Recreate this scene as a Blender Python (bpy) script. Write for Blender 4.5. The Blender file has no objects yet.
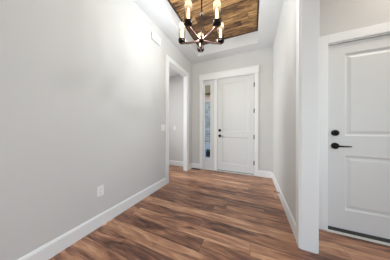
import bpy, bmesh, math, random
from mathutils import Vector, Matrix
random.seed(11)
PI = math.pi
scene = bpy.context.scene
COL = scene.collection

# ------------------------------------------------------------------ camera
cam_d = bpy.data.cameras.new('camera')
cam = bpy.data.objects.new('camera', cam_d)
COL.objects.link(cam)
cam_d.sensor_width = 36.0
cam_d.lens = 133.08 / 390.0 * 36.0
cam_d.shift_y = -0.00296
cam_d.clip_start = 0.03
RR = (0.917078, 0.398698, 0.002854)
UU = (-0.002612, -0.001150, 0.999996)
FF = (-0.398700, 0.917082, 0.0)
cam.matrix_world = Matrix(((RR[0], UU[0], -FF[0], 0.0), (RR[1], UU[1], -FF[1], 0.0),
                           (RR[2], UU[2], -FF[2], 1.12), (0, 0, 0, 1)))
scene.camera = cam

# ------------------------------------------------------------------ world
world = bpy.data.worlds.new('sky')
scene.world = world
world.use_nodes = True
wn = world.node_tree.nodes
wl = world.node_tree.links
sky = wn.new('ShaderNodeTexSky')
sky.sky_type = 'NISHITA'
sky.sun_disc = False
sky.sun_elevation = math.radians(48)
sky.sun_rotation = math.radians(150)
wl.new(sky.outputs['Color'], wn['Background'].inputs['Color'])
wn['Background'].inputs['Strength'].default_value = 0.16


# ------------------------------------------------------------------ lights
def area(name, loc, rot, sx, sy, power, col=(1, 1, 1), spread=180):
    d = bpy.data.lights.new(name, 'AREA')
    d.shape = 'RECTANGLE'
    d.size, d.size_y = sx, sy
    d.energy = power
    d.color = col
    d.spread = math.radians(spread)
    o = bpy.data.objects.new(name, d)
    o.location = loc
    o.rotation_euler = rot
    COL.objects.link(o)
    return o


DAY = (0.76, 0.90, 1.0)
WARM = (1.0, 0.97, 0.93)
# area lamps added inside the unseen great room windows, standing in for daylight
for k, wx in enumerate((-2.6, -0.2, 2.2)):
    area('window_daylight', (wx, -5.85, 1.5), (PI / 2, 0, 0), 1.7, 2.2, 4.8, DAY)
# added ceiling fills for great and side rooms, then the hall lamp
area('great_room_lamp', (-0.7, -2.2, 2.95), (0, 0, 0), 1.8, 1.6, 21, (0.84, 0.93, 1.0))
area('side_room_lamp', (-2.7, 2.2, 2.70), (0, 0, 0), 0.4, 0.4, 2, WARM)
area('hall_lamp', (1.6, 1.45, 2.93), (0, 0, 0), 0.3, 0.3, 4.0, (1.0, 0.91, 0.79))
area('hall_window_daylight', (2.34, 0.85, 1.5), (0, PI / 2, 0), 1.5, 1.0, 3, DAY, 105)  # area lamp added at the hall window to brighten the left wall
area('side_room_window_daylight', (-3.9, 2.1, 1.5), (0, -PI / 2, 0), 1.4, 1.0, 10, (0.95, 0.98, 1.0), 100)  # area lamp added at the side room window to brighten the right wall

scene.view_settings.view_transform = 'Standard'
scene.view_settings.look = 'None'
scene.view_settings.gamma = 1.0
scene.view_settings.use_curve_mapping = False
scene.view_settings.exposure = 1.62


# ------------------------------------------------------------------ materials
def srgb(r, g, b):
    def f(c):
        c /= 255.0
        return c / 12.92 if c <= 0.04045 else ((c + 0.055) / 1.055) ** 2.4
    return (f(r), f(g), f(b), 1.0)


def mat(name, col, rough=0.5, metal=0.0, bump=0.0, bscale=200.0, var=0.0, spec=0.5):
    m = bpy.data.materials.new(name)
    m.use_nodes = True
    n, l = m.node_tree.nodes, m.node_tree.links
    b = n['Principled BSDF']
    b.inputs['Base Color'].default_value = col
    b.inputs['Roughness'].default_value = rough
    b.inputs['Metallic'].default_value = metal
    b.inputs['Specular IOR Level'].default_value = spec
    tc = n.new('ShaderNodeTexCoord')
    if var > 0:
        nz = n.new('ShaderNodeTexNoise')
        nz.inputs['Scale'].default_value = 3.0
        nz.inputs['Detail'].default_value = 4.0
        l.new(tc.outputs['Object'], nz.inputs['Vector'])
        mx = n.new('ShaderNodeMix')
        mx.data_type = 'RGBA'
        mx.inputs['A'].default_value = tuple(c * (1 - var) for c in col[:3]) + (1,)
        mx.inputs['B'].default_value = tuple(min(1, c * (1 + var)) for c in col[:3]) + (1,)
        l.new(nz.outputs['Fac'], mx.inputs['Factor'])
        l.new(mx.outputs['Result'], b.inputs['Base Color'])
    if bump > 0:
        nb = n.new('ShaderNodeTexNoise')
        nb.inputs['Scale'].default_value = bscale
        nb.inputs['Detail'].default_value = 3.0
        l.new(tc.outputs['Object'], nb.inputs['Vector'])
        bp = n.new('ShaderNodeBump')
        bp.inputs['Strength'].default_value = bump
        bp.inputs['Distance'].default_value = 0.002
        l.new(nb.outputs['Fac'], bp.inputs['Height'])
        l.new(bp.outputs['Normal'], b.inputs['Normal'])
    return m


M = {}
M['wall'] = mat('greige_wall_paint', srgb(213, 212, 210), 0.75, bump=0.15, bscale=160, var=0.012, spec=0.3)
M['ceil'] = mat('ceiling_white_paint', srgb(229, 230, 231), 0.8, bump=0.1, bscale=120, spec=0.3)
M['trim'] = mat('white_trim_paint', srgb(239, 240, 240), 0.42, var=0.006)
M['door'] = mat('white_door_paint', srgb(221, 221, 220), 0.45, var=0.006)
M['black'] = mat('matt_black_metal', srgb(24, 22, 21), 0.42, 0.6, var=0.1)
M['bronze'] = mat('oil_rubbed_bronze', srgb(46, 37, 33), 0.36, 0.75, var=0.2)
M['arm'] = mat('brushed_bronze_arm', srgb(150, 122, 112), 0.28, 0.9, var=0.2)
M['nickel'] = mat('satin_nickel', srgb(168, 166, 160), 0.35, 0.9, var=0.05)
M['steel'] = mat('hinge_steel', srgb(70, 69, 67), 0.4, 0.6, var=0.05)
M['plastic'] = mat('white_plastic', srgb(242, 242, 240), 0.4, var=0.005)
M['plastic_dark'] = mat('slot_grey', srgb(120, 118, 114), 0.6, var=0.02)
M['rubber'] = mat('dark_weatherstrip', srgb(62, 61, 60), 0.7, var=0.1)
M['sill'] = mat('pale_threshold', srgb(226, 222, 216), 0.45, var=0.03)
M['register'] = mat('brown_register_metal', srgb(66, 50, 42), 0.5, 0.3, var=0.05)
M['concrete'] = mat('porch_concrete', srgb(150, 152, 150), 0.85, bump=0.3, bscale=60, var=0.12)
M['stain'] = mat('dark_stained_border', srgb(66, 47, 33), 0.6, var=0.2)  # dark colour of the strip edging the ceiling boards
M['roof'] = mat('olive_shingle_roof', srgb(116, 98, 62), 0.9, bump=0.4, bscale=40, var=0.25)
M['pot'] = mat('dark_glazed_pot', srgb(40, 42, 44), 0.4, var=0.1)
M['leaf'] = mat('olive_leaf', srgb(84, 90, 60), 0.7, var=0.35)
M['bark'] = mat('grey_bark', srgb(86, 76, 66), 0.9, bump=0.5, bscale=30, var=0.25)
M['lawn'] = mat('lawn_green', srgb(96, 110, 80), 0.9, bump=0.5, bscale=80, var=0.3)


def glass_mat(name, clear, tint, milk=0.0, rough=0.03, gloss=(1, 1, 1, 1)):
    m = bpy.data.materials.new(name)
    m.use_nodes = True
    n, l = m.node_tree.nodes, m.node_tree.links
    n.remove(n['Principled BSDF'])
    out = n['Material Output']
    tr = n.new('ShaderNodeBsdfTransparent')
    tr.inputs['Color'].default_value = tint
    gl = n.new('ShaderNodeBsdfGlossy')
    gl.inputs['Roughness'].default_value = rough
    gl.inputs['Color'].default_value = gloss
    lw = n.new('ShaderNodeLayerWeight')
    lw.inputs['Blend'].default_value = clear
    mx = n.new('ShaderNodeMixShader')
    l.new(lw.outputs['Fresnel'], mx.inputs['Fac'])
    l.new(tr.outputs['BSDF'], mx.inputs[1])
    l.new(gl.outputs['BSDF'], mx.inputs[2])
    last = mx
    if milk > 0:
        tl = n.new('ShaderNodeBsdfTranslucent')
        tl.inputs['Color'].default_value = (0.95, 0.70, 0.44, 1)
        nz = n.new('ShaderNodeTexNoise')
        nz.inputs['Scale'].default_value = 60
        tc = n.new('ShaderNodeTexCoord')
        l.new(tc.outputs['Object'], nz.inputs['Vector'])
        mul = n.new('ShaderNodeMath')
        mul.operation = 'MULTIPLY'
        mul.inputs[1].default_value = milk * 2
        l.new(nz.outputs['Fac'], mul.inputs[0])
        m2 = n.new('ShaderNodeMixShader')
        l.new(mul.outputs[0], m2.inputs['Fac'])
        l.new(mx.outputs[0], m2.inputs[1])
        l.new(tl.outputs[0], m2.inputs[2])
        last = m2
    l.new(last.outputs[0], out.inputs['Surface'])
    return m


M['pane'] = glass_mat('window_pane_glass', 0.12, (0.93, 0.95, 0.95, 1))
M['shade'] = glass_mat('seeded_clear_glass', 0.07, (0.96, 0.935, 0.90, 1), milk=0.008, rough=0.04, gloss=(0.35, 0.32, 0.29, 1))


def emit_mat(name, col, strength):
    m = bpy.data.materials.new(name)
    m.use_nodes = True
    n, l = m.node_tree.nodes, m.node_tree.links
    b = n['Principled BSDF']
    b.inputs['Base Color'].default_value = col
    b.inputs['Emission Color'].default_value = col
    b.inputs['Emission Strength'].default_value = strength
    return m


M['bulb'] = emit_mat('glowing_bulb', (1.0, 0.78, 0.48, 1), 1.9)


def wood_mat(name, ramp, tone_lo, tone_hi, rough, grain=(1.3, 16.0), contrast=1.0, bump=0.15, spec=0.5):
    """planks: UV 'metric' = metres along/across, attribute 'plank' = (tone, id, id2)"""
    m = bpy.data.materials.new(name)
    m.use_nodes = True
    n, l = m.node_tree.nodes, m.node_tree.links
    b = n['Principled BSDF']
    b.inputs['Specular IOR Level'].default_value = spec
    uv = n.new('ShaderNodeUVMap')
    uv.uv_map = 'metric'
    at = n.new('ShaderNodeAttribute')
    at.attribute_name = 'plank'
    sep = n.new('ShaderNodeSeparateXYZ')
    l.new(at.outputs['Vector'], sep.inputs[0])
    off = n.new('ShaderNodeCombineXYZ')
    for ch in (0, 1):
        mu = n.new('ShaderNodeMath')
        mu.operation = 'MULTIPLY'
        mu.inputs[1].default_value = 83.0 + 31 * ch
        l.new(sep.outputs[1 + ch], mu.inputs[0])
        l.new(mu.outputs[0], off.inputs[ch])
    add = n.new('ShaderNodeVectorMath')
    add.operation = 'ADD'
    l.new(uv.outputs[0], add.inputs[0])
    l.new(off.outputs[0], add.inputs[1])

    def noise(sx, sy, detail, dist, rgh=0.6):
        mp = n.new('ShaderNodeVectorMath')
        mp.operation = 'MULTIPLY'
        mp.inputs[1].default_value = (sx, sy, 1)
        l.new(add.outputs[0], mp.inputs[0])
        z = n.new('ShaderNodeTexNoise')
        z.inputs['Scale'].default_value = 1.0
        z.inputs['Detail'].default_value = detail
        z.inputs['Roughness'].default_value = rgh
        z.inputs['Distortion'].default_value = dist
        l.new(mp.outputs[0], z.inputs['Vector'])
        return z
    big = noise(grain[0], grain[1], 3.0, 1.2)          # broad cathedral streaks
    fine = noise(grain[0] * 3.2, grain[1] * 5.5, 4.0, 0.6)     # fine grain
    knot = noise(3.0, 9.0, 2.0, 0.4)

    def math_(op, a, bb, clamp=False):
        k = n.new('ShaderNodeMath')
        k.operation = op
        k.use_clamp = clamp
        for i, v in enumerate((a, bb)):
            if isinstance(v, (int, float)):
                k.inputs[i].default_value = v
            else:
                l.new(v, k.inputs[i])
        return k.outputs[0]
    v = math_('SUBTRACT', big.outputs['Fac'], 0.5)
    v = math_('MULTIPLY', v, 1.7 * contrast)
    f = math_('SUBTRACT', fine.outputs['Fac'], 0.5)
    f = math_('MULTIPLY', f, 0.75 * contrast)
    v = math_('ADD', v, f)
    tone = math_('MULTIPLY', sep.outputs[0], tone_hi - tone_lo)
    tone = math_('ADD', tone, tone_lo)
    v = math_('ADD', v, tone)
    kn = math_('SUBTRACT', knot.outputs['Fac'], 0.66)
    kn = math_('MULTIPLY', kn, 3.4, True)
    v = math_('SUBTRACT', v, kn, True)
    rp = n.new('ShaderNodeValToRGB')
    els = rp.color_ramp.elements
    for i, (pos, c) in enumerate(ramp):
        e = els[i] if i < 2 else els.new(pos)
        e.position = pos
        e.color = c
    l.new(v, rp.inputs['Fac'])
    # joints between the boards: UV 'edge' holds the distances to board end / side
    ue = n.new('ShaderNodeUVMap')
    ue.uv_map = 'edge'
    se = n.new('ShaderNodeSeparateXYZ')
    l.new(ue.outputs[0], se.inputs[0])
    mn = math_('MINIMUM', se.outputs[0], se.outputs[1])
    gap = math_('DIVIDE', mn, 0.0026, True)
    mxg = n.new('ShaderNodeMix')
    mxg.data_type = 'RGBA'
    mxg.inputs['A'].default_value = tuple(c * 0.35 for c in ramp[0][1][:3]) + (1,)
    l.new(gap, mxg.inputs['Factor'])
    l.new(rp.outputs['Color'], mxg.inputs['B'])
    l.new(mxg.outputs['Result'], b.inputs['Base Color'])
    rr = math_('MULTIPLY', fine.outputs['Fac'], 0.18)
    rr = math_('ADD', rr, rough - 0.09)
    l.new(rr, b.inputs['Roughness'])
    bp = n.new('ShaderNodeBump')
    bp.inputs['Strength'].default_value = bump
    bp.inputs['Distance'].default_value = 0.002
    l.new(fine.outputs['Fac'], bp.inputs['Height'])
    l.new(bp.outputs['Normal'], b.inputs['Normal'])
    return m


FLOOR_RAMP = [(0.0, srgb(72, 43, 33)), (1.0, srgb(236, 196, 156)), (0.28, srgb(132, 90, 69)),
              (0.5, srgb(175, 125, 95)), (0.75, srgb(208, 160, 124))]
M['floor'] = wood_mat('hickory_floor_planks', FLOOR_RAMP, 0.27, 0.62, 0.34, grain=(1.8, 12.0), contrast=0.9, spec=0.6)
TRAY_RAMP = [(0.0, srgb(62, 42, 30)), (1.0, srgb(232, 188, 130)), (0.3, srgb(118, 84, 54)),
             (0.55, srgb(176, 132, 84)), (0.8, srgb(212, 168, 114))]
M['tray'] = wood_mat('rustic_ceiling_boards', TRAY_RAMP, 0.2, 0.74, 0.6, grain=(2.2, 14.0), contrast=1.1)


def block_mat(name, scale, c1, c2, cm, bw, rh, var):
    m = bpy.data.materials.new(name)
    m.use_nodes = True
    n, l = m.node_tree.nodes, m.node_tree.links
    b = n['Principled BSDF']
    b.inputs['Roughness'].default_value = 0.9
    tc = n.new('ShaderNodeTexCoord')
    mp = n.new('ShaderNodeMapping')
    mp.inputs['Rotation'].default_value = (PI / 2, 0, 0)
    l.new(tc.outputs['Object'], mp.inputs['Vector'])
    br = n.new('ShaderNodeTexBrick')
    br.inputs['Scale'].default_value = scale
    br.inputs['Color1'].default_value = c1
    br.inputs['Color2'].default_value = c2
    br.inputs['Mortar'].default_value = cm
    br.inputs['Brick Width'].default_value = bw
    br.inputs['Row Height'].default_value = rh
    br.inputs['Mortar Size'].default_value = 0.012
    l.new(mp.outputs['Vector'], br.inputs['Vector'])
    nz = n.new('ShaderNodeTexNoise')
    nz.inputs['Scale'].default_value = 5
    nz.inputs['Detail'].default_value = 5
    l.new(tc.outputs['Object'], nz.inputs['Vector'])
    hs = n.new('ShaderNodeMix')
    hs.data_type = 'RGBA'
    hs.blend_type = 'MULTIPLY'
    hs.inputs['Factor'].default_value = var
    l.new(br.outputs['Color'], hs.inputs['A'])
    l.new(nz.outputs['Color'], hs.inputs['B'])
    l.new(hs.outputs['Result'], b.inputs['Base Color'])
    return m


M['stone'] = block_mat('blue_grey_stone', 1.0, srgb(168, 168, 158), srgb(118, 120, 112), srgb(190, 188, 178), 0.42, 0.2, 0.35)
M['brick'] = block_mat('pale_pink_brick', 1.0, srgb(214, 168, 150), srgb(196, 146, 128), srgb(208, 196, 186), 0.22, 0.075, 0.15)


# ------------------------------------------------------------------ mesh helpers
def link(name, bm, m, parent=None, smooth=False):
    me = bpy.data.meshes.new(name)
    bmesh.ops.recalc_face_normals(bm, faces=bm.faces[:])
    bm.to_mesh(me)
    bm.free()
    me.materials.append(m)
    if smooth:
        for p in me.polygons:
            p.use_smooth = True
        if hasattr(me, 'set_sharp_from_angle'):
            me.set_sharp_from_angle(angle=math.radians(38))
    o = bpy.data.objects.new(name, me)
    COL.objects.link(o)
    if parent is not None:
        o.parent = parent
    return o


def box(bm, x0, y0, z0, x1, y1, z1, bev=0.0, seg=2):
    r = bmesh.ops.create_cube(bm, size=1.0)
    vs = r['verts']
    for v in vs:
        v.co = Vector(((x0 + x1) / 2 + v.co.x * (x1 - x0), (y0 + y1) / 2 + v.co.y * (y1 - y0),
                       (z0 + z1) / 2 + v.co.z * (z1 - z0)))
    if bev > 0:
        es = list({e for v in vs for e in v.link_edges})
        bmesh.ops.bevel(bm, geom=es, offset=bev, segments=seg, profile=0.5, affect='EDGES')
    return bm


def boxes(*bs, bev=0.0):
    bm = bmesh.new()
    for b in bs:
        box(bm, *b, bev=bev)
    return bm


def lathe(bm, prof, mtx=None, n=28, caps=True):
    """prof: (radius, height) list, revolved about Z; mtx places it"""
    mtx = mtx or Matrix.Identity(4)
    rings = []
    for r, z in prof:
        rings.append([bm.verts.new(mtx @ Vector((r * math.cos(2 * PI * i / n), r * math.sin(2 * PI * i / n), z)))
                      for i in range(n)])
    for a, b in zip(rings, rings[1:]):
        for i in range(n):
            j = (i + 1) % n
            bm.faces.new((a[i], a[j], b[j], b[i]))
    if caps:
        bm.faces.new(rings[0])
        bm.faces.new(rings[-1])
    return bm


def extrude_profile(bm, prof, axis, a0, a1, base, flip=1):
    """prof (d, z): d out of the wall. axis 'x' or 'y' = run direction; base = wall plane; flip = outward sign"""
    def P(a, d, z):
        return Vector((a, base + flip * d, z)) if axis == 'x' else Vector((base + flip * d, a, z))
    A = [bm.verts.new(P(a0, d, z)) for d, z in prof]
    B = [bm.verts.new(P(a1, d, z)) for d, z in prof]
    k = len(prof)
    for i in range(k):
        j = (i + 1) % k
        bm.faces.new((A[i], A[j], B[j], B[i]))
    bm.faces.new(A)
    bm.faces.new(B[::-1])
    return bm


def prop(o, label, cat, kind=None, group=None):
    o['label'] = label
    o['category'] = cat
    if kind:
        o['kind'] = kind
    if group:
        o['group'] = group
    return o


def empty(name, loc, rz=0.0):
    o = bpy.data.objects.new(name, None)
    o.location = loc
    o.rotation_euler = (0, 0, rz)
    o.empty_display_size = 0.1
    COL.objects.link(o)
    return o


def S(name, bm, m, label, cat):
    return prop(link(name, bm, m), label, cat, 'structure')


# ------------------------------------------------------------------ dimensions
WL, WR, WB = -1.610, 0.414, 3.498      # inner wall faces: left, right, front-door wall
CZ = 3.0                               # foyer ceiling
HY = 1.945                             # face of the wall with the inner door
YO = -0.5                              # foyer opens to the great room here
TX0, TX1, TY0, TY1, TZ = -1.312, 0.095, -0.02, 3.198, 3.27     # ceiling tray


# ------------------------------------------------------------------ planks
def planks(name, x0, x1, y0, y1, z, width, lens, m, tones=None, flip=False, ph=0.0, seed=3):
    rnd = random.Random(seed)
    bm = bmesh.new()
    uvm = bm.loops.layers.uv.new('metric')
    uve = bm.loops.layers.uv.new('edge')
    lay = bm.verts.layers.float_vector.new('plank')
    y = y0 - ph
    row = 0
    while y < y1 - 1e-6:
        ya, yb = max(y, y0), min(y + width, y1)
        x = x0 - rnd.uniform(0, lens[1])
        while x < x1 - 1e-6:
            L = rnd.uniform(*lens)
            xa, xb = max(x, x0), min(x + L, x1)
            x += L
            if xb - xa < 1e-4:
                continue
            t = rnd.random()
            if tones:
                t = tones(xa, xb, ya, yb, t)
            pid = Vector((t, rnd.random(), rnd.random()))
            nx = max(2, int((xb - xa) / 0.2))
            # one board = four strips so that the joint shading interpolates exactly
            xs = [xa, xa + min(0.01, (xb - xa) / 3), xb - min(0.01, (xb - xa) / 3), xb]
            ys = [ya, ya + 0.01, yb - 0.01, yb]
            ex = [0, 0.01, 0.01, 0]
            for i in range(3):
                for j in range(3):
                    idx = [(i, j), (i + 1, j), (i + 1, j + 1), (i, j + 1)]
                    vs = []
                    for a, b in idx:
                        v = bm.verts.new((xs[a], ys[b], z))
                        v[lay] = pid
                        vs.append(v)
                    if flip:
                        vs = vs[::-1]
                        idx = idx[::-1]
                    f = bm.faces.new(vs)
                    for lp, (a, b) in zip(f.loops, idx):
                        lp[uvm].uv = (xs[a], ys[b])
                        lp[uve].uv = (ex[a], ex[b])
        y += width
        row += 1
    me = bpy.data.meshes.new(name)
    bm.to_mesh(me)
    bm.free()
    me.materials.append(m)
    o = bpy.data.objects.new(name, me)
    COL.objects.link(o)
    return o


fl = planks('floor', -4.0, 4.5, -6.0, 3.56, 0.0, 0.152, (1.1, 2.4), M['floor'], ph=0.02, seed=5)
prop(fl, 'brown hickory plank floor running across the foyer and under the doors', 'floor', 'structure')

# ------------------------------------------------------------------ walls
T = 0.10
# left wall with the cased opening
S('wall_left', boxes((WL - T, YO, 0, WL, 2.31, CZ), (WL - T, 3.171, 0, WL, WB, CZ), (WL - T, 2.31, 2.53, WL, 3.171, CZ)),
  M['wall'], 'long plain greige wall with the outlet, on the left up to the cased opening', 'wall')
S('wall_right', boxes((WR, 1.56, 0, 0.528, WB, CZ), (WR, YO, 2.46, 0.528, 1.56, CZ)), M['wall'],
  'short greige wall between the front door and the white column', 'wall')
S('wall_front', boxes((-4.0, WB, 0, -1.302, WB + 0.16, CZ), (0.060, WB, 0, 4.5, WB + 0.16, CZ),
                      (-1.302, WB, 2.475, 0.060, WB + 0.16, CZ)), M['wall'],
  'greige far wall around the white front door and sidelight', 'wall')
S('wall_hall', boxes((0.528, HY, 0, 0.748, HY + T, CZ), (1.608, HY, 0, 2.5, HY + T, CZ), (0.748, HY, 2.082, 1.608, HY + T, CZ)),
  M['wall'], 'greige wall above and around the white two-panel door on the right', 'wall')
S('wall_hall_side', boxes((2.4, YO, 0, 2.52, 0.3, CZ), (2.4, 1.4, 0, 2.52, HY, CZ), (2.4, 0.3, 0, 2.52, 1.4, 0.65), (2.4, 0.3, 2.25, 2.52, 1.4, CZ)), M['wall'], 'greige side wall of the hall by the right door', 'wall')
S('wall_side_room', boxes((-4.1, 0.3, 0, -4.0, 1.6, CZ), (-4.1, 2.6, 0, -4.0, WB, CZ), (-4.1, 1.6, 0, -4.0, 2.6, 0.7), (-4.1, 1.6, 2.3, -4.0, 2.6, CZ), (-4.0, 0.3, 0, WL - T, 0.42, CZ)), M['wall'],
  'greige walls of the room behind the cased opening', 'wall')
S('wall_great_room', boxes((-4.0, YO, 0, WL - T, YO + T, CZ), (2.4, YO, 0, 4.5, YO + T, CZ), (WL - T, YO, 2.75, 2.4, YO + T, CZ),
                           (-4.12, -6, 0, -4.0, YO + T, CZ), (4.5, -6, 0, 4.62, YO + T, CZ)), M['wall'],
  'greige walls of the great room behind the viewer', 'wall')
wb = [(-4.0, -6.12, 0, 4.5, -6.0, 0.35), (-4.0, -6.12, 2.65, 4.5, -6.0, CZ)]
for a, b in ((-4.0, -3.5), (-1.7, -1.1), (0.7, 1.3), (3.1, 4.5)):
    wb.append((a, -6.12, 0.35, b, -6.0, 2.65))
S('wall_back', boxes(*wb), M['wall'], 'greige back wall with three tall windows behind the viewer', 'wall')

# ------------------------------------------------------------------ ceiling with tray
S('ceiling', boxes((-4.12, -6.12, CZ, TX0, WB + 0.16, CZ + 0.05), (TX1, -6.12, CZ, 4.62, WB + 0.16, CZ + 0.05),
                   (TX0, -6.12, CZ, TX1, TY0, CZ + 0.05), (TX0, TY1, CZ, TX1, WB + 0.16, CZ + 0.05),
                   # upright sides of the recess
                   (TX0 - 0.05, TY0 - 0.05, CZ + 0.05, TX0, TY1 + 0.05, TZ + 0.04), (TX1, TY0 - 0.05, CZ + 0.05, TX1 + 0.05, TY1 + 0.05, TZ + 0.04),
                   (TX0, TY0 - 0.05, CZ + 0.05, TX1, TY0, TZ + 0.04), (TX0, TY1, CZ + 0.05, TX1, TY1 + 0.05, TZ + 0.04)),
  M['ceil'], 'white painted ceiling border stepping up around the wood tray', 'ceiling')
S('ceiling_side_room', boxes((-4.0, 0.42, 2.75, WL - T, WB, 2.79)), M['ceil'], 'lower white ceiling of the room behind the cased opening', 'ceiling')


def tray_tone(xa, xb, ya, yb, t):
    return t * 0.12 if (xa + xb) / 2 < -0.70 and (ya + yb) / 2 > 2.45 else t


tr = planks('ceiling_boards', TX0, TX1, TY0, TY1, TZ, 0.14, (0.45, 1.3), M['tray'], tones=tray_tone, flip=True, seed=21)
prop(tr, 'rustic brown wood boards lining the ceiling tray above the chandelier', 'ceiling', 'structure')
S('trim_1', boxes((TX0, TY0, TZ - 0.012, TX0 + 0.028, TY1, TZ), (TX1 - 0.028, TY0, TZ - 0.012, TX1, TY1, TZ),
                  (TX0 + 0.028, TY0, TZ - 0.012, TX1 - 0.028, TY0 + 0.02, TZ), (TX0 + 0.028, TY1 - 0.02, TZ - 0.012, TX1 - 0.028, TY1, TZ)),
  M['stain'], 'thin dark wood strip edging the ceiling boards', 'trim')

# ------------------------------------------------------------------ baseboards
BP = [(0, 0), (0.014, 0), (0.014, 0.118), (0.0105, 0.128), (0.007, 0.138), (0, 0.14)]


def baseboard(name, axis, a0, a1, base, flip, label):
    return S(name, extrude_profile(bmesh.new(), BP, axis, a0, a1, base, flip), M['trim'], label, 'baseboard')


baseboard('baseboard_left', 'y', YO, 2.219, WL, 1, 'long white baseboard under the outlet wall')
baseboard('baseboard_left_corner', 'y', 3.262, WB, WL, 1, 'stub of white baseboard between the cased opening and the far corner')
baseboard('baseboard_right', 'y', 1.63, WB, WR, -1, 'white baseboard of the short wall behind the white column')
baseboard('baseboard_front', 'x', 0.118, WR - 0.014, WB, -1, 'short white baseboard right of the front door')
baseboard('baseboard_front_corner', 'x', WL + 0.014, -1.372, WB, -1, 'short white baseboard left of the sidelight')
baseboard('baseboard_side_room', 'x', -4.0, WL - T, WB, -1, 'white baseboard seen through the cased opening')
baseboard('baseboard_hall', 'x', 0.56, 0.662, HY, -1, 'stub of white baseboard beside the right door casing')
baseboard('baseboard_hall_side', 'y', 1.63, HY - 0.014, 0.528, 1, 'stub of white baseboard on the back of the white column')

# ------------------------------------------------------------------ cased opening on the left
CP = 0.018
# jamb lining of the opening, then the casing on the foyer face
S('trim_2', boxes((WL - T - 0.001, 2.31, 0, WL + 0.001, 2.326, 2.53), (WL - T - 0.001, 3.155, 0, WL + 0.001, 3.171, 2.53),
                  (WL - T - 0.001, 2.326, 2.513, WL + 0.001, 3.155, 2.53)), M['trim'],
  'white jamb lining the cased opening in the left wall', 'trim')


def casing_yz(y0, y1, z1, x, s, w):
    """legs and head of a flat casing on a wall x = const, s = outward sign"""
    bm = bmesh.new()
    xa, xb = sorted((x, x + s * CP))
    box(bm, xa, y0 - w, 0, xb, y0, z1 + w, bev=0.003)
    box(bm, xa, y1, 0, xb, y1 + w, z1 + w, bev=0.003)
    box(bm, xa, y0, z1, xb, y1, z1 + w, bev=0.003)
    return bm


S('trim_3', casing_yz(2.318, 3.163, 2.52, WL, 1, 0.098), M['trim'], 'white casing framing the opening at the end of the left wall', 'trim')

# white cased wall end: the column
S('trim_4', boxes((WR - 0.002, 1.533, 0, 0.530, 1.56, 2.46), (WR - 0.002, YO, 2.44, 0.530, 1.56, 2.46)), M['trim'], 'white flat jamb board covering the wall end, left of the right door', 'trim')
S('trim_5', boxes((WR - CP, 1.539, 0, WR, 1.63, 2.55), (WR - CP, YO, 2.446, WR, 1.539, 2.55), bev=0.003), M['trim'], 'narrow white casing on the foyer side of the white column', 'trim')
S('trim_6', boxes((0.528, 1.539, 0, 0.528 + CP, 1.63, 2.55), (0.528, YO, 2.446, 0.528 + CP, 1.539, 2.55), bev=0.003), M['trim'], 'narrow white casing on the hall side of the white column', 'trim')


# ------------------------------------------------------------------ panel doors
def panel_slab(w, h, t, panels, steps):
    """door slab, front face at y=0 looking to -Y, x 0..w, z 0..h. panels = (x0, z0, x1, z1);
    steps = [(inset, depth)] cumulative rings from the panel edge, the last ring is filled"""
    bm = bmesh.new()
    xs = sorted({0, w} | {p[0] for p in panels} | {p[2] for p in panels})
    zs = sorted({0, h} | {p[1] for p in panels} | {p[3] for p in panels})

    def quad(a, b, c, d):
        bm.faces.new([bm.verts.new(Vector(v)) for v in (a, b, c, d)])
    for side in (0, 1):
        def Y(d):
            return d if side == 0 else t - d
        for i in range(len(xs) - 1):
            for j in range(len(zs) - 1):
                cell = (xs[i], zs[j], xs[i + 1], zs[j + 1])
                if cell in panels:
                    continue
                a, b, c, d = cell
                quad((a, Y(0), b), (c, Y(0), b), (c, Y(0), d), (a, Y(0), d))
        for (a, b, c, d) in panels:
            rings = [[(a, Y(0), b), (c, Y(0), b), (c, Y(0), d), (a, Y(0), d)]]
            for ins, dep in steps:
                rings.append([(a + ins, Y(dep), b + ins), (c - ins, Y(dep), b + ins), (c - ins, Y(dep), d - ins), (a + ins, Y(dep), d - ins)])
            for r0, r1 in zip(rings, rings[1:]):
                for k in range(4):
                    m_ = (k + 1) % 4
                    quad(r0[k], r0[m_], r1[m_], r1[k])
            quad(*rings[-1])
    quad((0, 0, 0), (w, 0, 0), (w, t, 0), (0, t, 0))
    quad((0, 0, h), (w, 0, h), (w, t, h), (0, t, h))
    quad((0, 0, 0), (0, t, 0), (0, t, h), (0, 0, h))
    quad((w, 0, 0), (w, t, 0), (w, t, h), (w, 0, h))
    bmesh.ops.remove_doubles(bm, verts=bm.verts[:], dist=1e-5)
    return bm


RX = Matrix.Rotation(PI / 2, 4, 'X')       # lathe axis -> -Y (towards the viewer)


def escutcheon(x, z, r, depth):
    bm = bmesh.new()
    lathe(bm, [(r, 0), (r, depth * 0.55), (r * 0.86, depth * 0.9), (r * 0.5, depth), (0.001, depth)],
          Matrix.Translation((x, 0, z)) @ RX, 32)
    return bm


def lever_mesh(x, z, L, sgn=1):
    bm = bmesh.new()
    lathe(bm, [(0.012, 0), (0.012, 0.045)], Matrix.Translation((x, 0, z)) @ RX, 20)
    y = -0.045
    pts = [(-0.010, 0.0105, 0.008), (0.02, 0.0095, 0.0075), (0.06, 0.0075, 0.006), (L - 0.01, 0.0065, 0.005), (L, 0.004, 0.003)]
    rings = []
    for dx, hz, hy in pts:
        c = Vector((x + sgn * dx, y + 0.03 * (dx / L) ** 2 * 0.3, z))
        rings.append([bm.verts.new(c + Vector((0, hy * math.cos(q), hz * math.sin(q)))) for q in [2 * PI * i / 14 for i in range(14)]])
    for a, b in zip(rings, rings[1:]):
        for i in range(14):
            j = (i + 1) % 14
            bm.faces.new((a[i], a[j], b[j], b[i]))
    bm.faces.new(rings[0])
    bm.faces.new(rings[-1])
    return bm


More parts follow.
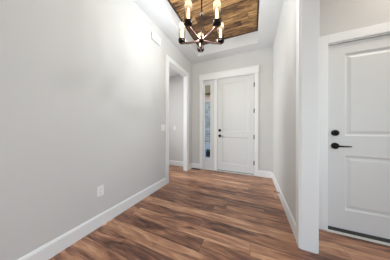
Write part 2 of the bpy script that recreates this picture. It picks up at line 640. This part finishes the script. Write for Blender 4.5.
def hinge_mesh(x, z, y=0.0):
    bm = bmesh.new()
    h = 0.102
    for k in range(5):
        z0 = z - h / 2 + k * h / 5 + 0.0008
        lathe(bm, [(0.0075, 0), (0.0075, h / 5 - 0.0016)], Matrix.Translation((x, y - 0.007, z0)), 14)
    lathe(bm, [(0.004, 0), (0.0055, 0.004), (0.002, 0.009)], Matrix.Translation((x, y - 0.007, z + h / 2)), 12)
    box(bm, x - 0.017, y - 0.003, z - h / 2, x - 0.004, y - 0.0005, z + h / 2)
    return bm


# ---- front door
DX0, DX1, DZ0, DZ1 = -0.873, 0.028, 0.024, 2.440
dy = WB + 0.012
d1 = empty('door_1', (DX0, dy, DZ0))
prop(d1, 'tall white two-panel front door with black hardware and side hinges on far wall', 'door', 'structure')
w1, h1 = DX1 - DX0, DZ1 - DZ0
PL = [(0.13, 0.19, w1 - 0.13, 0.885), (0.13, 1.035, w1 - 0.13, h1 - 0.14)]
link('door_slab', panel_slab(w1, h1, 0.045, PL, [(0.003, 0.009), (0.012, 0.011)]), M['door'], d1)
hxx = 0.066
db = link('deadbolt', escutcheon(hxx, 1.058, 0.036, 0.022), M['black'], d1, True)
link('thumb_turn', box(bmesh.new(), hxx - 0.005, -0.042, 1.043, hxx + 0.005, -0.02, 1.073, bev=0.002), M['black'], db)
lv = link('door_handle', escutcheon(hxx, 0.912, 0.037, 0.014), M['black'], d1, True)
link('lever', lever_mesh(hxx, 0.912, 0.105), M['black'], lv, True)
link('bolt_cover', escutcheon(hxx, 0.728, 0.011, 0.012), M['nickel'], d1, True)
for hz in (0.275, 0.90, 1.535, 2.165):
    link('hinge', hinge_mesh(w1 + 0.004, hz), M['steel'], d1, True)
link('door_sweep', box(bmesh.new(), 0.004, -0.004, -0.022, w1 - 0.004, 0.0, 0.008), M['rubber'], d1)

# frame of the entry unit (jambs, mullion, head), casing and header
S('trim_7', boxes((-1.302, WB + 0.003, 0, -1.280, WB + 0.15, 2.475), (0.0335, WB + 0.003, 0, 0.060, WB + 0.15, 2.475),
                  (-1.280, WB + 0.003, 2.4455, 0.0335, WB + 0.15, 2.475), (-0.958, WB + 0.003, 0.02, -0.8785, WB + 0.15, 2.4455)),
  M['trim'], 'white frame posts around the front door and sidelight', 'trim')
bmc = boxes((-1.372, WB - CP, 0, -1.280, WB, 2.462), (0.040, WB - CP, 0, 0.118, WB, 2.462), bev=0.003)
S('trim_8', bmc, M['trim'], 'pair of upright white casings flanking the front door and sidelight', 'trim')
bmh = boxes((-1.382, WB - 0.024, 2.462, 0.126, WB, 2.60), bev=0.002)
box(bmh, -1.390, WB - 0.034, 2.600, 0.134, WB, 2.632, bev=0.004)
box(bmh, -1.386, WB - 0.028, 2.455, 0.130, WB - 0.0, 2.472, bev=0.003)
S('trim_9', bmh, M['trim'], 'white header board with cap moulding above the front door', 'trim')
S('trim_10', boxes((-1.280, WB - 0.02, 0.0, 0.0335, WB + 0.15, 0.02), bev=0.004), M['sill'], 'pale threshold under the front door', 'trim')

# ---- sidelight
w = empty('window_1', (-1.10, WB + 0.02, 0.02))
prop(w, 'narrow sidelight window beside the front door with clear glass', 'window', 'structure')
GX0, GX1, GZ0, GZ1 = -1.240, -1.065, 0.31, 2.345
ox, oy, oz = -1.10, WB + 0.02, 0.02
bm = bmesh.new()
for b in ((-1.279, GZ0 - 0.0, GX0, GZ1), (GX1, GZ0, -0.959, GZ1), (-1.279, 0.022, -0.959, GZ0), (-1.279, GZ1, -0.959, 2.444)):
    box(bm, b[0] - ox, 0.0, b[1] - oz, b[2] - ox, 0.045, b[3] - oz)
link('sash', bm, M['door'], w)
bm = bmesh.new()
q = 0.012
for b in ((GX0 - q, GZ0 - q, GX0 + 0.004, GZ1 + q), (GX1 - 0.004, GZ0 - q, GX1 + q, GZ1 + q),
          (GX0 + 0.004, GZ0 - q, GX1 - 0.004, GZ0 + 0.004), (GX0 + 0.004, GZ1 - 0.004, GX1 - 0.004, GZ1 + q)):
    box(bm, b[0] - ox, -0.008, b[1] - oz, b[2] - ox, -0.0002, b[3] - oz, bev=0.002)
link('glazing_bead', bm, M['trim'], w)
link('pane', box(bmesh.new(), GX0 - ox - 0.003, 0.018, GZ0 - oz - 0.003, GX1 - ox + 0.003, 0.024, GZ1 - oz + 0.003), M['pane'], w)

# ---- inner door on the right
RX0, RX1, RZ0, RZ1 = 0.770, 1.586, 0.016, 2.050
ry = HY + 0.012
d2 = empty('door_2', (RX0, ry, RZ0))
prop(d2, 'white raised two-panel door with black lever, right of the white column', 'door', 'structure')
w2, h2 = RX1 - RX0, RZ1 - RZ0
PL2 = [(0.138, 0.235, w2 - 0.138, 0.82), (0.138, 1.035, w2 - 0.138, h2 - 0.115)]
link('door_slab', panel_slab(w2, h2, 0.044, PL2, [(0.004, 0.007), (0.016, 0.014), (0.026, 0.014), (0.05, 0.005)]), M['door'], d2)
hx = 0.058
db = link('deadbolt', escutcheon(hx, 1.064, 0.032, 0.024), M['black'], d2, True)
link('thumb_turn', box(bmesh.new(), hx - 0.005, -0.045, 1.049, hx + 0.005, -0.02, 1.079, bev=0.002), M['black'], db)
lv = link('door_handle', escutcheon(hx, 0.922, 0.034, 0.014), M['black'], d2, True)
link('lever', lever_mesh(hx, 0.922, 0.12), M['black'], lv, True)
for hz in (0.20, 1.02, 1.84):
    link('hinge', hinge_mesh(w2 + 0.004, hz), M['steel'], d2, True)
link('door_sweep', box(bmesh.new(), 0.002, -0.012, -0.014, w2 - 0.002, -0.0005, 0.028), M['rubber'], d2)
S('trim_11', boxes((0.748, HY + 0.001, 0, 0.766, HY + T - 0.001, 2.082), (1.590, HY + 0.001, 0, 1.608, HY + T - 0.001, 2.082),
                   (0.766, HY + 0.001, 2.056, 1.590, HY + T - 0.001, 2.082)), M['trim'], 'white jamb inside the right door opening', 'trim')
S('trim_12', boxes((0.666, HY - CP, 0, 0.758, HY, 2.158), (1.599, HY - CP, 0, 1.691, HY, 2.158), (0.758, HY - CP, 2.066, 1.599, HY, 2.158), bev=0.003),
  M['trim'], 'flat white casing around the right door', 'trim')
S('trim_13', boxes((0.745, HY - 0.030, 0.0, 1.60, HY + 0.11, 0.012), bev=0.003), M['sill'], 'pale threshold strip under the right door', 'trim')


# ------------------------------------------------------------------ wall plates
def plate(name, w_, h_, label, cat, loc, rz, kind, group=None):
    """face towards local -Y"""
    o = empty(name, loc, rz)
    prop(o, label, cat, None, group)
    link('cover_plate', box(bmesh.new(), -w_ / 2, -0.006, -h_ / 2, w_ / 2, 0, h_ / 2, bev=0.002), M['plastic'], o)
    if kind == 'outlet':
        for s in (-1, 1):
            c = link('receptacle', box(bmesh.new(), -0.017, -0.0085, s * 0.021 - 0.0145, 0.017, -0.006, s * 0.021 + 0.0145, bev=0.001), M['plastic'], o)
            link('slot', boxes((-0.008, -0.009, s * 0.021 - 0.003, -0.006, -0.0085, s * 0.021 + 0.006),
                               (0.006, -0.009, s * 0.021 - 0.003, 0.008, -0.0085, s * 0.021 + 0.006),
                               (-0.002, -0.009, s * 0.021 - 0.011, 0.002, -0.0085, s * 0.021 - 0.007)), M['plastic_dark'], c)
    else:
        n = int(round((w_ - 0.07) / 0.046)) + 1
        for k in range(n):
            cx = (k - (n - 1) / 2) * 0.046
            bm = bmesh.new()
            box(bm, cx - 0.0165, -0.010, -0.033, cx + 0.0165, -0.006, 0.033, bev=0.0015)
            for v in bm.verts:
                if v.co.z > 0.005 and v.co.y < -0.007:
                    v.co.y += 0.0025
            link('rocker', bm, M['plastic'], o)
    return o


plate('wall_outlet', 0.074, 0.118, 'white duplex outlet low on the long left wall', 'outlet', (WL, 0.972, 0.403), PI / 2, 'outlet')
plate('light_switch', 0.118, 0.118, 'white double light switch on the left wall beside the opening casing', 'switch', (WL, 2.135, 1.14), PI / 2, 'switch')
plate('light_switch', 0.074, 0.118, 'white single light switch seen through the cased opening', 'switch', (-2.2, WB, 1.14), 0.0, 'switch')

# door chime high on the left wall
ch = empty('door_chime', (WL, 1.905, 2.728), PI / 2)
prop(ch, 'white rectangular door chime box high on the left wall', 'door chime')
link('back_plate', box(bmesh.new(), -0.10, -0.008, -0.058, 0.10, 0, 0.058), M['plastic_dark'], ch)
link('cover', box(bmesh.new(), -0.108, -0.036, -0.064, 0.108, -0.008, 0.064, bev=0.004), M['plastic'], ch)

# door stop on the right baseboard
ds = empty('door_stop', (WR - 0.014, 2.56, 0.075))
prop(ds, 'small dark spring door stop on the baseboard of the short right wall', 'door stop')
RYm = Matrix.Rotation(-PI / 2, 4, 'Y')
link('base', lathe(bmesh.new(), [(0.014, 0), (0.014, 0.003), (0.008, 0.006)], RYm, 16), M['steel'], ds, True)
sp = []
for k in range(22):
    sp += [(0.0062, 0.006 + k * 0.0026), (0.0046, 0.0073 + k * 0.0026)]
link('spring', lathe(bmesh.new(), sp, RYm, 12), M['steel'], ds, True)
link('rubber_tip', lathe(bmesh.new(), [(0.007, 0.062), (0.008, 0.064), (0.008, 0.074), (0.005, 0.077)], RYm, 14), M['rubber'], ds, True)

# floor register by the far left corner
fr = empty('floor_register', (-1.45, 3.42, 0.0))
prop(fr, 'small dark floor register in the far corner beside the sidelight', 'vent')
link('frame', boxes((-0.12, -0.05, 0.0, 0.12, -0.038, 0.005), (-0.12, 0.038, 0.0, 0.12, 0.05, 0.005), (-0.12, -0.038, 0.0, -0.108, 0.038, 0.005),
                    (0.108, -0.038, 0.0, 0.12, 0.038, 0.005)), M['register'], fr)
link('grille', boxes(*[(-0.108 + k * 0.018, -0.038, 0.0005, -0.098 + k * 0.018, 0.038, 0.004) for k in range(12)]), M['register'], fr)

# ------------------------------------------------------------------ chandelier
HX, HYc, HZ = -0.607, 1.60, 2.258
RAD = 0.272
chn = empty('chandelier', (HX, HYc, HZ))
prop(chn, 'bronze five-arm chandelier with clear glass cylinder shades hanging from wood ceiling tray', 'chandelier')
link('ceiling_canopy', lathe(bmesh.new(), [(0.065, TZ - HZ), (0.065, TZ - HZ - 0.012), (0.058, TZ - HZ - 0.022), (0.02, TZ - HZ - 0.03), (0.012, TZ - HZ - 0.045)], None, 32), M['bronze'], chn, True)
link('stem', lathe(bmesh.new(), [(0.009, 0.02), (0.009, TZ - HZ - 0.03)], None, 16), M['bronze'], chn, True)
st = link('coupling', lathe(bmesh.new(), [(0.008, 0.306), (0.014, 0.310), (0.014, 0.364), (0.008, 0.368)], None, 20), M['bronze'], chn, True)
link('coupling_ring', lathe(bmesh.new(), [(0.013, 0.326), (0.021, 0.328), (0.021, 0.346), (0.013, 0.348)], None, 24), M['nickel'], st, True)
link('hub', lathe(bmesh.new(), [(0.004, -0.052), (0.010, -0.046), (0.008, -0.036), (0.022, -0.026), (0.034, -0.018), (0.034, 0.014), (0.024, 0.024), (0.012, 0.04), (0.008, 0.06)], None, 28), M['bronze'], chn, True)


def arm_mesh():
    """flat bar from the hub, dipping slightly then rising to the cup"""
    bm = bmesh.new()
    pts = [(0.026, -0.004), (0.10, -0.004), (0.19, 0.0), (RAD - 0.02, 0.012), (RAD, 0.016)]
    wdt, hgt = 0.0125, 0.0075
    rings = []
    for x, z in pts:
        rings.append([bm.verts.new((x, sy * wdt, z + sz * hgt)) for sy, sz in ((-1, -1), (1, -1), (1, 1), (-1, 1))])
    for a, b in zip(rings, rings[1:]):
        for i in range(4):
            j = (i + 1) % 4
            bm.faces.new((a[i], a[j], b[j], b[i]))
    bm.faces.new(rings[0])
    bm.faces.new(rings[-1])
    return bm


CUP = [(0.006, 0.012), (0.020, 0.014), (0.036, 0.020), (0.0475, 0.030), (0.0475, 0.048), (0.051, 0.051), (0.051, 0.058), (0.040, 0.062), (0.038, 0.040), (0.016, 0.040), (0.016, 0.085), (0.001, 0.085)]
SH = [(0.043, 0.044), (0.043, 0.270), (0.0405, 0.270), (0.0405, 0.044)]
BULB = [(0.013, 0.085), (0.0135, 0.098), (0.0145, 0.115), (0.0155, 0.140), (0.014, 0.170), (0.0095, 0.195), (0.004, 0.210), (0.001, 0.212)]
a0 = math.atan2(FF[1], FF[0])
proto = {}
for k in range(5):
    ang = a0 + k * 2 * PI / 5
    off = Matrix.Translation((RAD, 0, 0.0))
    if k == 0:
        arm = link('arm', arm_mesh(), M['arm'], chn)
        cup = link('lamp_cup', lathe(bmesh.new(), CUP, off, 28), M['bronze'], arm, True)
        sh = link('glass_shade', lathe(bmesh.new(), SH + [SH[0]], off, 36, caps=False), M['shade'], arm, True)
        bl = link('bulb', lathe(bmesh.new(), BULB, off, 20), M['bulb'], arm, True)
        proto = dict(arm=arm, kids=(cup, sh, bl))
    else:
        arm = proto['arm'].copy()
        COL.objects.link(arm)
        arm.parent = chn
        for c in proto['kids']:
            c2 = c.copy()
            COL.objects.link(c2)
            c2.parent = arm
    arm.rotation_euler = (0, 0, ang)
    ld = bpy.data.lights.new('bulb_light', 'POINT')
    ld.energy = 3.35
    ld.color = (0.81, 0.915, 1.0)
    ld.shadow_soft_size = 0.02
    lo = bpy.data.objects.new('bulb_light', ld)
    lo.location = (HX + RAD * math.cos(ang), HYc + RAD * math.sin(ang), HZ + 0.238)
    COL.objects.link(lo)

# ------------------------------------------------------------------ unseen great room windows, added as daylight sources (behind the viewer)
for k, (x0, x1) in enumerate(((-3.5, -1.7), (-1.1, 0.7), (1.3, 3.1))):
    wg = empty('window_%d' % (k + 2), ((x0 + x1) / 2, -6.05, 0.35))
    prop(wg, ('tall great room window in the east part of the back wall', 'tall great room window in the middle of the back wall', 'tall great room window in the west part of the back wall')[k], 'window', 'structure')
    hw, hh = (x1 - x0) / 2, 2.3
    link('window_frame', boxes((-hw, -0.05, 0, -hw + 0.06, 0.05, hh), (hw - 0.06, -0.05, 0, hw, 0.05, hh), (-hw + 0.06, -0.05, 0, hw - 0.06, 0.05, 0.06),
                               (-hw + 0.06, -0.05, hh - 0.06, hw - 0.06, 0.05, hh), (-0.025, -0.04, 0.06, 0.025, 0.04, hh - 0.06)), M['trim'], wg)
    link('pane', boxes((-hw + 0.06, -0.004, 0.06, -0.025, 0.004, hh - 0.06), (0.025, -0.004, 0.06, hw - 0.06, 0.004, hh - 0.06)), M['pane'], wg)

wg = empty('window_5', (2.46, 0.85, 0.65))  # unseen hall window, added as a daylight source
prop(wg, 'single window in the hall side wall opposite the foyer', 'window', 'structure')
link('window_frame', boxes((-0.05, -0.55, 0, 0.05, -0.49, 1.6), (-0.05, 0.49, 0, 0.05, 0.55, 1.6), (-0.05, -0.49, 0, 0.05, 0.49, 0.06),
                           (-0.05, -0.49, 1.54, 0.05, 0.49, 1.6), (-0.03, -0.49, 0.78, 0.03, 0.49, 0.82)), M['trim'], wg)
link('pane', boxes((-0.004, -0.49, 0.06, 0.004, 0.49, 0.78), (-0.004, -0.49, 0.82, 0.004, 0.49, 1.54)), M['pane'], wg)

wg = empty('window_6', (-4.05, 2.1, 0.7))  # unseen side room window, likewise added for its daylight
prop(wg, 'single window in the outer wall of the room behind the cased opening', 'window', 'structure')
link('window_frame', boxes((-0.05, -0.5, 0, 0.05, -0.44, 1.6), (-0.05, 0.44, 0, 0.05, 0.5, 1.6), (-0.05, -0.44, 0, 0.05, 0.44, 0.06),
                           (-0.05, -0.44, 1.54, 0.05, 0.44, 1.6), (-0.03, -0.44, 0.78, 0.03, 0.44, 0.82)), M['trim'], wg)
link('pane', boxes((-0.004, -0.44, 0.06, 0.004, 0.44, 0.78), (-0.004, -0.44, 0.82, 0.004, 0.44, 1.54)), M['pane'], wg)

# ------------------------------------------------------------------ outside, through the sidelight
S('ground_porch', boxes((-3.2, WB + 0.16, -0.15, 1.2, 6.4, -0.03)), M['concrete'], 'grey concrete porch slab outside the sidelight', 'porch')
S('ground_driveway', boxes((-22, 6.4, -0.3, 14, 30, -0.2)), M['concrete'], 'grey driveway beyond the porch', 'ground')
nb = empty('outside_house', (-3.6, 10.5, -0.2))
prop(nb, 'grey stone house with pale pink brick band seen through the sidelight', 'house')
link('stone_wall', boxes((-6.5, 0, 0, 4.5, 5, 3.5)), M['stone'], nb)
link('brick_band', boxes((-6.55, -0.05, 3.5, 4.55, 5.05, 4.13)), M['brick'], nb)
bm = bmesh.new()
rv = [(-7, -0.5, 4.13), (5, -0.5, 4.13), (5, 5.5, 4.13), (-7, 5.5, 4.13), (-4, 2.5, 7.4), (2, 2.5, 7.4)]
vv = [bm.verts.new(v) for v in rv]
for f in ((0, 1, 5, 4), (1, 2, 5), (2, 3, 4, 5), (3, 0, 4), (3, 2, 1, 0)):
    bm.faces.new([vv[i] for i in f])
link('roof', bm, M['roof'], nb)
pp = empty('plant_pot', (-1.72, 5.35, -0.03))
prop(pp, 'dark round plant pot on the porch outside the sidelight', 'pot')
link('pot', lathe(bmesh.new(), [(0.06, 0), (0.085, 0.02), (0.10, 0.14), (0.105, 0.20), (0.09, 0.20), (0.085, 0.17), (0.001, 0.17)], None, 24), M['pot'], pp, True)
rnd = random.Random(4)
bm = bmesh.new()
for k in range(60):
    a, e = rnd.uniform(0, 2 * PI), rnd.uniform(0.3, 1.3)
    L = rnd.uniform(0.1, 0.2)
    d = Vector((math.cos(a) * math.cos(e), math.sin(a) * math.cos(e), math.sin(e)))
    s = Vector((-math.sin(a), math.cos(a), 0)) * 0.014
    b0 = Vector((math.cos(a) * 0.03, math.sin(a) * 0.03, 0.17))
    p = [b0, b0 + d * L * 0.5 + s, b0 + d * L, b0 + d * L * 0.5 - s]
    bm.faces.new([bm.verts.new(v) for v in p])
link('leaves', bm, M['leaf'], pp)
